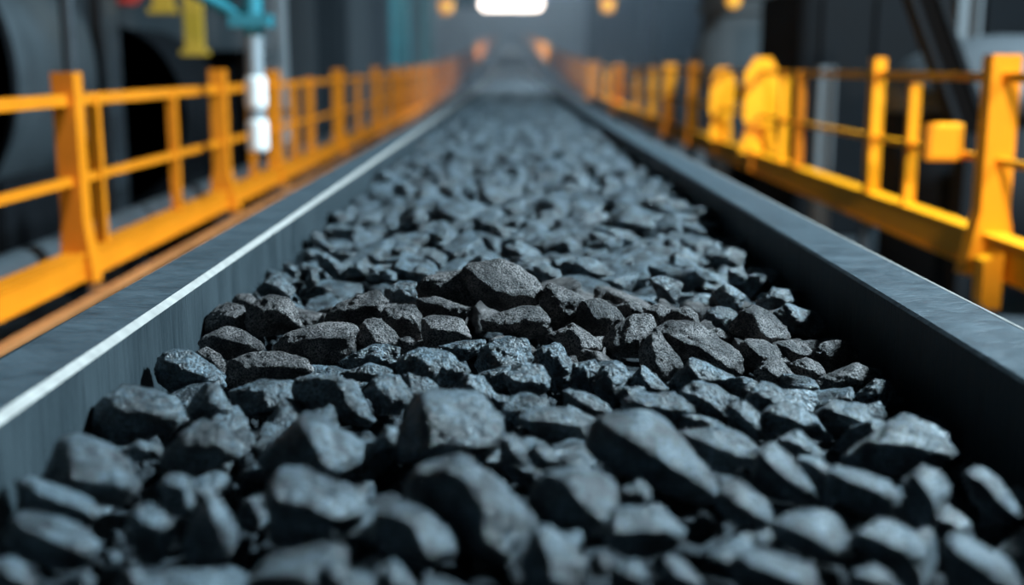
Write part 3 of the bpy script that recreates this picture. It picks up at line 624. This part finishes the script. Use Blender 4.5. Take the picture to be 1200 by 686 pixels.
SIDES = (('in front of', 0, -1), ('behind', 0, 1), ('on the bright-edged side of', -1, 0), ('on the shaded side of', 1, 0))
used = set()
def fill_label(x, y, z, i):
    c = np.array([x, y])
    order = np.argsort(((LC[:, :2] - c) ** 2).sum(axis=1))[:4]
    for j in order:
        dx, dy = x - LC[j, 0], y - LC[j, 1]
        if math.hypot(dx, dy) > 0.30: continue
        word = max(SIDES, key=lambda s: s[1] * dx + s[2] * dy)[0]
        lab = 'little dark lump just ' + word + ' the ' + LAND[j][0]
        if lab not in used and len(lab.split()) <= 16:
            used.add(lab); return lab, 'small coal lumps between the named ones'
    band = 'just behind the brown ridge' if y < 2.9 else 'a little way behind the brown ridge' if y < 3.7 else 'well behind the brown ridge'
    if i < n_front: band = 'sunk among bigger lumps in front of the brown ridge'
    lane = 'near the bright-edged side' if x < -0.2 else 'near the shaded side' if x > 0.27 else 'along the middle of the belt'
    lab = 'blurred dark coal lump ' + band + ' ' + lane
    if len(lab.split()) > 16: lab = lab.replace('blurred ', '').replace('along the middle of the belt', 'mid-belt')
    return lab, 'coal lumps ' + band + ' ' + lane

for i, (x, y, z, rad) in enumerate(FILL):
    kd = 'B' if (1.90 < y < 2.45 and -0.5 < x < 0.6) else 'S'
    o = bpy.data.objects.new('coal_lump', PROTO[kd, i % 12]); COL.objects.link(o)
    o.location = (x, y, z)
    r = random.Random(i * 31 + 5)
    if i < n_front:
        o.scale = (rad * r.uniform(0.95, 1.25), rad * r.uniform(0.9, 1.2), rad * r.uniform(0.6, 0.85))
        o.rotation_euler = (r.uniform(-0.5, 0.5), r.uniform(-0.5, 0.5), r.uniform(0, 6.28))
    else:                                     # slabbier pieces behind the ridge, many tipped towards the lamp
        o.scale = (rad * r.uniform(1.05, 1.45), rad * r.uniform(0.9, 1.25), rad * r.uniform(0.5, 0.75))
        o.rotation_euler = (r.uniform(-0.35, 0.45), r.uniform(-0.35, 0.45), r.uniform(0, 6.28))
    lab, grp = fill_label(x, y, z, i)
    tag(o, lab, 'coal', grp)

# chips and crumbs in the gaps, in the same shade-darkened colour
chip = random.Random(9)
from mathutils import Euler
chips = [stone(SHAPES[k], np.ones(3), 3, 30, 1.0, 40 + k) for k in range(6)]
vs, fs, base = [], [], 0
for _ in range(1500):
    y = chip.uniform(0.9, 4.0); x = chip.uniform(XL1 + 0.02, XR1 - 0.02)
    if abs(x) > 0.47 * y + 0.05: continue
    rad = chip.uniform(0.010, 0.024)
    v, f = chips[chip.randrange(6)]
    R = np.array(Euler((chip.uniform(0, 6.28), chip.uniform(0, 6.28), chip.uniform(0, 6.28))).to_matrix())
    p = (v * np.array([rad, rad * chip.uniform(.6, 1), rad * chip.uniform(.5, .9)])) @ R.T + np.array([x, y, EYE + rise(y) + crown(x) - chip.uniform(0.050, 0.066)])
    vs.append(p); fs.append(f + base); base += len(p)
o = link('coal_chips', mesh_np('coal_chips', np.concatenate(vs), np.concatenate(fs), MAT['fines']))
tag(o, 'small coal chips and crumbs lying in the gaps between the lumps', 'coal', kind='stuff')

# the rest of the load, running away along the belt
far = random.Random(3)
low_shape = []
for k in range(12): low_shape.append(stone(SHAPES[k], np.ones(3), 3, 30, 1.0, 900 + 13 * k))
vs, fs, base = [], [], 0
cells = {}
n_all = 0
def free(x, y, rad):
    cs = 0.16
    i, j = int(x // cs), int(y // cs)
    for a in (-1, 0, 1):
        for b in (-1, 0, 1):
            for (u, w_, q) in cells.get((i + a, j + b), ()):
                if (u - x) ** 2 + (w_ - y) ** 2 < ((q + rad) * 0.78) ** 2: return False
    cells.setdefault((i, j), []).append((x, y, rad)); return True
for (x, y, z, rad) in FILL: cells.setdefault((int(x // 0.16), int(y // 0.16)), []).append((x, y, rad))
spans = [(Y_IND, 8, 5000), (8, 18, 6000), (18, 40, 7000), (40, 80, 5000)]
for y0, y1, n in spans:
    for _ in range(n):
        y = far.uniform(y0, y1); x = far.uniform(XL1, XR1)
        rad = far.uniform(0.034, 0.066) * (1 if y < 18 else 1.3 if y < 40 else 1.7)
        if x - rad * 1.05 < XL1 or x + rad * 1.05 > XR1: continue
        if y < Y_IND and not clear_of_land(x, y, rad, 0.8): continue
        if not free(x, y, rad): continue
        v, f = low_shape[n_all % 12] if y < 12 else low_shape[n_all % 12]
        sc = np.array([rad * far.uniform(1.05, 1.45), rad * far.uniform(0.9, 1.25), rad * far.uniform(0.5, 0.75)])
        e = (far.uniform(-.4, .5), far.uniform(-.4, .5), far.uniform(0, 6.28))
        from mathutils import Euler
        R = np.array(Euler(e).to_matrix())
        p = (v * sc) @ R.T + np.array([x, y, EYE + rise(y) + crown(x) + far.uniform(-0.022, 0.026)])
        vs.append(p); fs.append(f + base); base += len(p); n_all += 1
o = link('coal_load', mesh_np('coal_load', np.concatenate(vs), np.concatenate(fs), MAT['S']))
tag(o, 'blue-black coal heaped along the belt, running away into the blurred distance', 'coal', kind='stuff')
print('coal: strip', Y_IND, 'landmarks', len(LUMPS), 'fill', len(FILL), n_front, 'load', n_all)

# ------------------------------------------------------------------ railings
def post_shape(bm, x, y, w_, t, top, bot, flare=0.0):
    z = EYE + rise(y)
    hw = w_ / 2
    prof = [(x - hw, z + top), (x + hw, z + top)]
    if flare:
        kz = z + bot + 0.30
        prof += [(x + hw, kz), (x + hw + flare, z + bot), (x - hw - flare, z + bot), (x - hw, kz)]
    else:
        prof += [(x + hw, z + bot), (x - hw, z + bot)]
    prism(bm, prof, y - t / 2, y + t / 2)

def railing(name, label, X, top_h, mid_h, beam_top, beam_bot, mat, posts, slims, inner, rail_t):
    t = empty(name, (X, 0, 0)); tag(t, label, 'railing')
    ys = [y for y in YS if y > 1.0]
    bm = bmesh.new(); sweep(bm, [(X - 0.018, -top_h + 0.024), (X + 0.018, -top_h + 0.024), (X + 0.018, -top_h - rail_t), (X - 0.018, -top_h - rail_t)], ys)
    finish(bm, 'top_rail', mat, t)
    bm = bmesh.new(); sweep(bm, [(X - 0.016, -mid_h + 0.018), (X + 0.016, -mid_h + 0.018), (X + 0.016, -mid_h - rail_t * 0.7), (X - 0.016, -mid_h - rail_t * 0.7)], ys)
    finish(bm, 'middle_rail', mat, t)
    bm = bmesh.new()
    a, b = X - 0.055, X + 0.055
    sweep(bm, [(a, -beam_top), (b, -beam_top), (b, -beam_top - 0.014), (b - 0.012 if inner < 0 else b, -beam_top - 0.016), (b - 0.012 if inner < 0 else b, -beam_bot + 0.016),
               (b, -beam_bot + 0.014), (b, -beam_bot), (a, -beam_bot), (a, -beam_bot + 0.014), (a + 0.012, -beam_bot + 0.016), (a + 0.012, -beam_top - 0.016), (a, -beam_top - 0.014)], ys)
    finish(bm, 'base_beam', mat, t)
    for (y, w_, tp, fl) in posts:
        bm = bmesh.new(); post_shape(bm, X, y, w_, 0.11, tp, -beam_bot - 0.02 if fl >= 0 else -beam_bot, max(fl, 0))
        finish(bm, 'post', mat, t, bevel=0.012 if y < 25 else 0)
    for (y, w_, tp) in slims:
        bm = bmesh.new(); post_shape(bm, X, y, w_, 0.05, tp, -beam_top)
        finish(bm, 'baluster', mat, t, bevel=0.006 if y < 12 else 0)
    legs = [p[0] for p in posts if p[0] < 25][::1]
    for y in legs:                                   # what carries the beam
        bm = bmesh.new(); box(bm, X - 0.05, X + 0.05, y - 0.05, y + 0.05, 0.0, EYE + rise(y) - beam_bot)
        finish(bm, 'leg', MAT['darkmetal'], t)
    return t
def far_posts(y0, step, w_, tp):
    out, y = [], y0
    while y < 185 and len(out) < 60:
        out.append((y, w_, tp, 0.0)); y += step * (1 + 0.012 * (y - y0))
    return out
lp = [(3.0, 0.10, -0.02, 0.04), (5.40, 0.105, -0.02, 0.03), (8.20, 0.105, -0.01, 0.06), (10.1, 0.105, -0.02, 0.03), (13.9, 0.12, -0.02, 0.03), (17.8, 0.12, 0.0, 0.03)] + far_posts(20.8, 2.4, 0.15, 0.0)
ls = [(5.72, 0.055, -0.14), (7.05, 0.055, -0.14), (9.2, 0.05, -0.14), (11.0, 0.07, -0.12), (11.9, 0.08, -0.10), (15.7, 0.08, -0.10), (19.2, 0.08, -0.12)] + [(22.0 + 2.9 * k, 0.10, -0.12) for k in range(20)]
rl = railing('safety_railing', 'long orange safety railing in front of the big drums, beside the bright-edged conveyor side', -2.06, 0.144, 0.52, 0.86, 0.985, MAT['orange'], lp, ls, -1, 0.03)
bm = bmesh.new(); sweep(bm, [(-1.945, -1.03), (-1.885, -1.03), (-1.885, -1.05), (-1.945, -1.05)], [y for y in YS if y > 1])
for y in [p[0] for p in lp if p[0] < 25]: box(bm, -2.02, -1.94, y - 0.03, y + 0.03, EYE + rise(y) - 1.05, EYE + rise(y) - 1.03)
finish(bm, 'bottom_rail', simple('brown_orange_paint', (0.42, 0.16, 0.05), 0.6, 0.1, 0.3, 3), rl)  # brownish orange strip below the beam

rp = [(3.2, 0.14, 0.06, 0.05), (5.33, 0.135, 0.06, 0.06), (7.13, 0.072, 0.06, 0.0), (14.3, 0.13, 0.06, 0.03), (16.4, 0.18, 0.05, 0.04), (18.4, 0.11, 0.0, 0.0), (24.2, 0.24, 0.02, 0.05), (31.5, 0.34, 0.05, 0.05)] + far_posts(37.0, 3.6, 0.24, 0.03)
rs = [(6.45, 0.062, -0.085), (8.98, 0.065, -0.02), (9.5, 0.065, -0.02), (20.6, 0.09, -0.04), (27.0, 0.10, -0.04), (34.0, 0.12, -0.04)]
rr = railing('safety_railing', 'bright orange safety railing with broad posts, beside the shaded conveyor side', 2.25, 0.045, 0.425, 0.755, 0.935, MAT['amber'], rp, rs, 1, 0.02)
def panel_post(y, w_, top, pb, splay):
    """A post carrying a broad plate, with splayed feet."""
    X, z = 2.25, EYE + rise(y)
    bm = bmesh.new(); box(bm, X - w_ * 0.22, X + w_ * 0.22, y - 0.04, y + 0.04, z - 0.935, z + top); 
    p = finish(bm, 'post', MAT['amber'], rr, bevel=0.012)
    for s in (-1, 1):
        bm = bmesh.new()
        prism(bm, [(X + s * 0.02, z + pb), (X + s * (w_ * 0.36), z + pb), (X + s * (w_ * 0.36 + splay), z - 0.76), (X + s * (w_ * 0.14 + splay), z - 0.76)], y - 0.075, y - 0.041)
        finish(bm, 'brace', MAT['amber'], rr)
    bm = bmesh.new()
    hw = w_ / 2
    prism(bm, [(X - hw, z + top - 0.14), (X - hw * 0.45, z + top - 0.0), (X + hw * 0.45, z + top - 0.0), (X + hw, z + top - 0.14), (X + hw, z + pb), (X + hw * 0.6, z + pb - 0.06), (X - hw * 0.6, z + pb - 0.06), (X - hw, z + pb)], y - 0.12, y - 0.076)
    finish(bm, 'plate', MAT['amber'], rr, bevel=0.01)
panel_post(10.5, 0.31, 0.09, -0.46, 0.06)
panel_post(12.4, 0.26, 0.0, -0.48, 0.03)
# bracket hanging under the base beam
bm = bmesh.new(); prism(bm, [(2.10, EYE - 0.84), (2.19, EYE - 0.80), (2.19, EYE - 1.06), (2.13, EYE - 1.06), (2.10, EYE - 1.03)], 5.0, 5.1)
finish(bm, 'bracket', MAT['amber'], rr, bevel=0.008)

# junction box on the railing
t = empty('junction_box', (2.14, 5.75, EYE - 0.36)); tag(t, 'square orange-yellow junction box fixed to the railing beside a broad post', 'junction box')
bm = bmesh.new(); box(bm, 2.048, 2.232, 5.66, 5.74, EYE - 0.45, EYE - 0.265)
finish(bm, 'housing', MAT['amber'], t, bevel=0.014)
bm = bmesh.new(); box(bm, 2.06, 2.22, 5.645, 5.661, EYE - 0.438, EYE - 0.277)
finish(bm, 'cover', MAT['amber'], t, bevel=0.006)

# ------------------------------------------------------------------ plant beside the bright-edged side
def thing(name, label, cat, loc): return tag(empty(name, loc), label, cat)
def drum(label, x, z, R, y0, y1, m_body, m_face):
    t = thing('steel_drum', label, 'drum', (x, y0, 0))
    bm = bmesh.new(); lathe(bm, [(R - 0.03, y0), (R, y0 + 0.04), (R, y1 - 0.04), (R - 0.03, y1)], (x, 0, z), 'Y', 64)
    finish(bm, 'shell', m_body, t, smooth=True)
    bm = bmesh.new(); lathe(bm, [(R + 0.04, y0 - 0.05), (R + 0.04, y0 + 0.06), (R * 0.9, y0 + 0.06), (R * 0.9, y0 - 0.05), (R + 0.04, y0 - 0.05)], (x, 0, z), 'Y', 64)
    finish(bm, 'rim', MAT['black'], t)
    bm = bmesh.new(); lathe(bm, [(0.0, y0 - 0.03), (R * 0.9, y0 - 0.01), (R * 0.9, y0 + 0.03), (0.0, y0 + 0.03)], (x, 0, z), 'Y', 64)
    finish(bm, 'end_plate', m_face, t)
    bm = bmesh.new(); tube(bm, (x, y0 - 0.02, z), (x, y0 - 0.16, z), R * 0.16, 24)
    finish(bm, 'hub', MAT['darkmetal'], t)
    bm = bmesh.new(); box(bm, x - R * 0.8, x + R * 0.8, y0 + 0.3, y1 - 0.3, 0.0, z - R * 0.62)
    finish(bm, 'cradle', MAT['black'], t)
    return t
drum('huge grey steel drum with a dark rim, beside the first railing post', -4.75, EYE - 0.05, 1.22, 8.2, 10.0, MAT['tank'], MAT['black'])
drum('dark drum with a pale lit shoulder, behind the second bay of railing', -4.05, EYE - 0.45, 0.86, 11.3, 13.0, MAT['black'], MAT['black'])
# sloping hood over the second drum
t = thing('steel_hood', 'grey sloping steel hood above the dark drum', 'hood', (-4.6, 13.2, EYE))
bm = bmesh.new(); prism(bm, [(-5.4, EYE + 1.6), (-3.9, EYE + 1.6), (-2.95, EYE + 0.28), (-2.95, EYE + 0.2), (-5.4, EYE + 0.2)], 13.3, 14.9)
finish(bm, 'hood_plate', MAT['tank'], t, bevel=0.03)
bm = bmesh.new(); box(bm, -5.3, -3.2, 13.6, 14.6, 0.0, EYE + 0.2)
finish(bm, 'stand', MAT['black'], t)
def column(name, label, x0, x1, y, m, z1=5.5, d=0.35, z0=0.0):
    t = thing(name, label, 'column', ((x0 + x1) / 2, y, z0))
    bm = bmesh.new()
    w_ = x1 - x0; f = w_ * 0.16
    prism(bm, [(x0, z1), (x0, z0), (x0 + f, z0), (x0 + f, z1)], y, y + d)
    prism(bm, [(x1 - f, z1), (x1 - f, z0), (x1, z0), (x1, z1)], y, y + d)
    box(bm, x0 + f, x1 - f, y + d * 0.42, y + d * 0.58, z0, z1)
    finish(bm, 'shaft', m, t)
    bm = bmesh.new(); box(bm, x0 - 0.06, x1 + 0.06, y - 0.06, y + d + 0.06, z0, z0 + 0.04)
    finish(bm, 'base_plate', m, t)
    return t
column('steel_column', 'black steel column between the two big drums', -3.70, -3.50, 10.15, MAT['darkmetal'])
column('steel_column', 'slim grey column behind the white-tipped pipe', -2.72, -2.58, 13.2, MAT['pale'])
column('steel_column', 'broad teal column above the far part of the drum-side railing', -2.92, -2.46, 28.5, MAT['teal'], 7)
column('steel_column', 'narrow teal column just beyond the broad teal one', -2.90, -2.46, 36.5, MAT['teal'], 8)
# loading pipe with teal bracket
t = thing('loading_pipe', 'teal bracket with a white-tipped hanging pipe before the railing', 'pipe', (-1.665, 7.6, EYE))
bm = bmesh.new(); tube(bm, (-1.665, 7.6, EYE + 0.60), (-1.665, 7.6, EYE + 0.21), 0.062, 24); finish(bm, 'upper_pipe', MAT['teal'], t, smooth=False)
bm = bmesh.new(); tube(bm, (-1.665, 7.6, EYE + 0.21), (-1.665, 7.6, EYE - 0.52), 0.056, 24)
for zz in (-0.05, -0.33):
    cm = bmesh.new(); lathe(cm, [(0.0565, zz), (0.07, zz - 0.02), (0.07, zz - 0.19), (0.0565, zz - 0.21), (0.0565, zz)], (-1.665, 7.6, EYE), 'Z', 28)
    finish(cm, 'white_sleeve', MAT['white'], t)
finish(bm, 'white_pipe', MAT['pale'], t)
bm = bmesh.new(); tube(bm, (-1.685, 7.6, EYE + 0.30), (-2.30, 7.6, EYE + 0.62), 0.045, 20); finish(bm, 'brace', MAT['teal'], t)
bm = bmesh.new(); box(bm, -1.805, -1.545, 7.52, 7.68, EYE + 0.26, EYE + 0.34); finish(bm, 'collar', MAT['teal'], t)
bm = bmesh.new(); tube(bm, (-2.9, 7.6, EYE + 0.86), (-1.4, 7.6, EYE + 0.86), 0.06, 20); tube(bm, (-2.30, 7.6, EYE + 0.62), (-2.72, 7.6, EYE + 0.86), 0.045, 20)
finish(bm, 'header_pipe', MAT['teal'], t)
bm = bmesh.new(); tube(bm, (-1.665, 7.6, EYE + 0.6), (-1.665, 7.6, EYE + 0.86), 0.062, 24); finish(bm, 'riser', MAT['teal'], t)
bm = bmesh.new(); tube(bm, (-2.86, 7.6, EYE + 0.86), (-2.86, 7.6, 0.0), 0.05, 20); finish(bm, 'support_leg', MAT['darkmetal'], t)
# yellow posts hanging from the overhead steel, and a red housing
for (px, y, zl, w_, lab) in ((237, 11.0, 0.12, 0.17, 'longer yellow hanging bar above the second drum'), (204, 11.0, 0.50, 0.19, 'shorter yellow hanging bar above the second drum')):
    x = (px - 598) * y / 1340
    t = thing('hanging_bar', lab, 'bar', (x, y, EYE + 0.9))
    bm = bmesh.new(); box(bm, x - w_ / 2, x + w_ / 2, y - 0.05, y + 0.05, EYE + zl, EYE + 1.5); finish(bm, 'bar', MAT['yellow'], t, bevel=0.01)
    bm = bmesh.new(); box(bm, x - w_ * 0.7, x + w_ * 0.7, y - 0.08, y + 0.08, EYE + zl, EYE + zl + 0.05); finish(bm, 'end_cap', MAT['yellow'], t)
t = thing('valve_housing', 'red housing at the top above the dark drum', 'housing', (-3.62, 10.9, EYE))
bm = bmesh.new(); lathe(bm, [(0.0, 0.56), (0.16, 0.58), (0.22, 0.66), (0.22, 1.1), (0.0, 1.1)], (-3.62, 10.9, EYE), 'Z', 28); finish(bm, 'housing', MAT['red'], t)
bm = bmesh.new(); tube(bm, (-3.62, 10.9, EYE + 1.1), (-3.62, 10.9, EYE + 2.2), 0.06); finish(bm, 'pipe', MAT['darkmetal'], t)
# grey service pipe on the floor side of the railing
t = thing('service_pipe', 'grey service pipe running behind the drum-side railing at beam height', 'pipe', (-2.32, 3, EYE - 0.95))
bm = bmesh.new(); sweep(bm, [(-2.32 + 0.09 * math.cos(a * math.pi / 6), -0.93 + 0.09 * math.sin(a * math.pi / 6)) for a in range(12)], [y for y in YS if y > 2]); finish(bm, 'pipe', MAT['tank'], t, smooth=True)
for y in (4.0, 7.0, 10.5, 14.5, 19, 24, 30):
    bm = bmesh.new(); box(bm, -2.38, -2.26, y - 0.05, y + 0.05, 0.0, EYE + rise(y) - 1.01); finish(bm, 'support', MAT['darkmetal'], t)
t = thing('service_pipe', 'low grey pipe on the ground under the broad-posted railing', 'pipe', (1.7, 3, 0.5))
bm = bmesh.new(); sweep(bm, [(1.78 + 0.06 * math.cos(a * math.pi / 6), -1.12 + 0.06 * math.sin(a * math.pi / 6)) for a in range(12)], [y for y in YS if y > 1.5]); finish(bm, 'pipe', MAT['darkmetal'], t, smooth=True)
for y in (2.6, 5.6, 8.6, 12, 16, 21, 27):
    bm = bmesh.new(); box(bm, 1.73, 1.83, y - 0.05, y + 0.05, 0.0, EYE + rise(y) - 1.17); finish(bm, 'support', MAT['darkmetal'], t)

# grey cladding panels and machines along the walls, a row each side
def cabinet(label, x0, x1, y0, y1, z1, m, ribs):
    t = thing('machine_housing', label, 'machine', ((x0 + x1) / 2, y0, 0))
    bm = bmesh.new(); box(bm, x0, x1, y0, y1, 0.0, z1); finish(bm, 'casing', m, t, bevel=0.04)
    for k in range(ribs):
        x = x0 + (x1 - x0) * (k + 0.5) / ribs
        bm = bmesh.new(); box(bm, x - 0.05, x + 0.05, y0 - 0.06, y0, 0.05, z1 - 0.1); finish(bm, 'rib', m, t)
    return t
cabinet('dark grey ribbed housing behind the slim grey column', -5.6, -3.4, 17.5, 20.5, 6.0, MAT['wall'], 5)
cabinet('dark tall housing behind the teal columns', -6.6, -3.6, 40, 47, 8.0, MAT['wall'], 5)
cabinet('dark tall housing before the broad teal column', -5.2, -3.3, 24.0, 28.0, 7.0, MAT['wall'], 4)
# ------------------------------------------------------------------ plant beside the shaded side
cabinet('black machine housing behind the broad-posted railing', 3.2, 6.2, 13.0, 15.0, EYE + 0.88, MAT['black'], 5)
cabinet('dark narrow housing between the pale hopper and the fog', 4.2, 5.6, 33.0, 37.0, 8.0, MAT['wall'], 3)
cabinet('grey far housing fading into the fog', 3.9, 8.2, 52.0, 60.0, 11.0, MAT['wallgrey'], 6)
t = thing('hopper', 'pale grey hopper with a round rim and tapering cone beyond the railing', 'hopper', (3.75, 19.0, 0))
c = (3.72, 19.0, EYE)
bm = bmesh.new(); lathe(bm, [(0.62, 0.95), (0.62, 1.6), (0.0, 1.6)], c, 'Z', 48); finish(bm, 'drum', MAT['wallgrey'], t, smooth=True)
bm = bmesh.new(); lathe(bm, [(0.70, 0.86), (0.70, 0.96), (0.58, 0.96), (0.58, 0.86), (0.70, 0.86)], c, 'Z', 48); finish(bm, 'rim', MAT['wallgrey'], t)
bm = bmesh.new(); lathe(bm, [(0.58, 0.88), (0.74, 0.1), (0.80, -0.3), (0.0, -0.3)], c, 'Z', 48); finish(bm, 'cone', MAT['wallgrey'], t, smooth=True)
bm = bmesh.new(); box(bm, 3.3, 4.15, 18.6, 19.4, 0, EYE - 0.3); finish(bm, 'stand', MAT['darkmetal'], t)
t = thing('ash_dome', 'pale grey domed tank beyond the junction box', 'tank', (4.35, 9.6, 0))
c = (4.05, 9.6, EYE)
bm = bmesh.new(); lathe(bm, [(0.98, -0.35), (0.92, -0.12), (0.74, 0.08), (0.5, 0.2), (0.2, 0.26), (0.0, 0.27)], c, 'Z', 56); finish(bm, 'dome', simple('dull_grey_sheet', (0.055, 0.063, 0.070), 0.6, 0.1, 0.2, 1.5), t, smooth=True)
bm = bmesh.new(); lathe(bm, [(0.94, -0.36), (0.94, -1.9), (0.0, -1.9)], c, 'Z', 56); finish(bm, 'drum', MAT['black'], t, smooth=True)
t['label'] = 'pale grey domed tank beyond the junction box'; t.name = 'domed_tank'
t = thing('slanting_beam', 'black slanting steel beam crossing the domed tank', 'beam', (3.2, 8.2, EYE))
bm = bmesh.new()
p0, p1 = at(1072, -30, 8.2), at(1160, 175, 8.2)
d = (p1 - p0).normalized(); n = Vector((d.z, 0, -d.x)).normalized()
for s_ in (-1, 1):
    a = [p0 + n * 0.09 * s_, p1 + n * 0.09 * s_]
    prism(bm, [((a[0] - n * 0.02).x, (a[0] - n * 0.02).z), ((a[0] + n * 0.02).x, (a[0] + n * 0.02).z), ((a[1] + n * 0.02).x, (a[1] + n * 0.02).z), ((a[1] - n * 0.02).x, (a[1] - n * 0.02).z)], p0.y - 0.1, p0.y + 0.1)
prism(bm, [((p0 - n * 0.08).x, (p0 - n * 0.08).z), ((p0 + n * 0.08).x, (p0 + n * 0.08).z), ((p1 + n * 0.08).x, (p1 + n * 0.08).z), ((p1 - n * 0.08).x, (p1 - n * 0.08).z)], p0.y - 0.015, p0.y + 0.015)
finish(bm, 'web', MAT['black'], t)
bm = bmesh.new(); box(bm, p1.x - 0.12, p1.x + 0.12, p0.y - 0.12, p0.y + 0.12, 0.0, p1.z + 0.1); finish(bm, 'foot_post', MAT['black'], t)
column('steel_column', 'short grey post before the black machine housing', 2.98, 3.14, 11.2, MAT['wallgrey'], EYE + 0.02, 0.16)
column('steel_column', 'brownish column rising behind the domed tank', 4.2, 4.42, 11.0, MAT['wallgrey'], 5.5, 0.2)

# ------------------------------------------------------------------ lamps
t = thing('ceiling_lamp', 'long glowing white strip lamp hanging above the far end of the conveyor', 'lamp', (0.0, 45.0, EYE + 2.42))
zc = EYE + (80 - 8.2) * 45 / 1340
bm = bmesh.new()
hw, hh = 1.20, 0.23
prof = []
for cx_, a0 in ((hw - hh, -90), (-hw + hh, 90)):
    for k in range(9):
        a = math.radians(a0 + 22.5 * k); prof.append((0.04 + cx_ + hh * math.cos(a), zc + hh * math.sin(a)))
prism(bm, prof, 44.9, 45.1); finish(bm, 'diffuser', MAT['lamp'], t)
bm = bmesh.new()
prism(bm, [(0.04 + (x - 0.04) * 1.05, zc + (z - zc) * 1.16) for x, z in prof], 45.11, 45.35); finish(bm, 'casing', MAT['darkmetal'], t)
for s_ in (-1, 1):
    bm = bmesh.new(); tube(bm, (0.04 + s_ * 0.9, 45.25, zc + 0.3), (0.04 + s_ * 0.9, 45.25, zc + 8), 0.03); finish(bm, 'hanger', MAT['darkmetal'], t)
for (px, py, y, lab) in ((525, 10, 40.0, 'small amber warning lamp beside the teal duct'), (709, 8, 30.0, 'small amber warning lamp before the grey far housing'), (852, 3, 18.0, 'small amber warning lamp in front of the pale hopper')):
    x, z = (px - 598) * y / 1340, EYE + (80 - py) * y / 1340
    r = 9 * y / 1340
    t = thing('warning_lamp', lab, 'lamp', (x, y, z))
    bm = bmesh.new(); lathe(bm, [(0.0, -1.1 * r), (0.6 * r, -1.0 * r), (0.9 * r, -0.4 * r), (0.9 * r, 0.6 * r), (0.0, 0.6 * r)], (x, y, z), 'Z', 24); finish(bm, 'lens', MAT['amberlamp'], t, smooth=True)
    bm = bmesh.new(); lathe(bm, [(1.0 * r, 0.6 * r), (1.0 * r, 1.0 * r), (0.2 * r, 1.3 * r), (0.2 * r, 14 * r), (0.0, 14 * r)], (x, y, z), 'Z', 24); finish(bm, 'bracket', MAT['darkmetal'], t)
t = thing('air_duct', 'teal duct end beside the glowing strip lamp', 'duct', (-2.2, 55, EYE + 3))
bm = bmesh.new(); lathe(bm, [(0.0, 2.75), (0.55, 2.8), (0.62, 3.2), (0.62, 7), (0.0, 7)], (-2.15, 55, EYE), 'Z', 28); finish(bm, 'duct', MAT['teal'], t)
bm = bmesh.new(); lathe(bm, [(0.7, 3.1), (0.7, 3.3), (0.6, 3.3), (0.6, 3.1), (0.7, 3.1)], (-2.15, 55, EYE), 'Z', 28); finish(bm, 'flange', MAT['teal'], t)

# ------------------------------------------------------------------ dusty air down the hall
bm = bmesh.new(); box(bm, -8.7, 9.7, 20, YEND - 0.5, 0.01, 18)
hz = bpy.data.materials.new('dusty_air'); hz.use_nodes = True
nt = hz.node_tree; nt.nodes.remove(nt.nodes['Principled BSDF'])
sv = nt.nodes.new('ShaderNodeVolumeScatter'); sv.inputs['Color'].default_value = (0.62, 0.80, 1.0, 1)
sv.inputs['Density'].default_value = 0.012; sv.inputs['Anisotropy'].default_value = 0.3
nt.links.new(sv.outputs[0], nt.nodes['Material Output'].inputs['Volume'])
tag(finish(bm, 'dusty_haze', hz), 'grey dusty haze filling the far end of the hall', 'haze', kind='stuff')
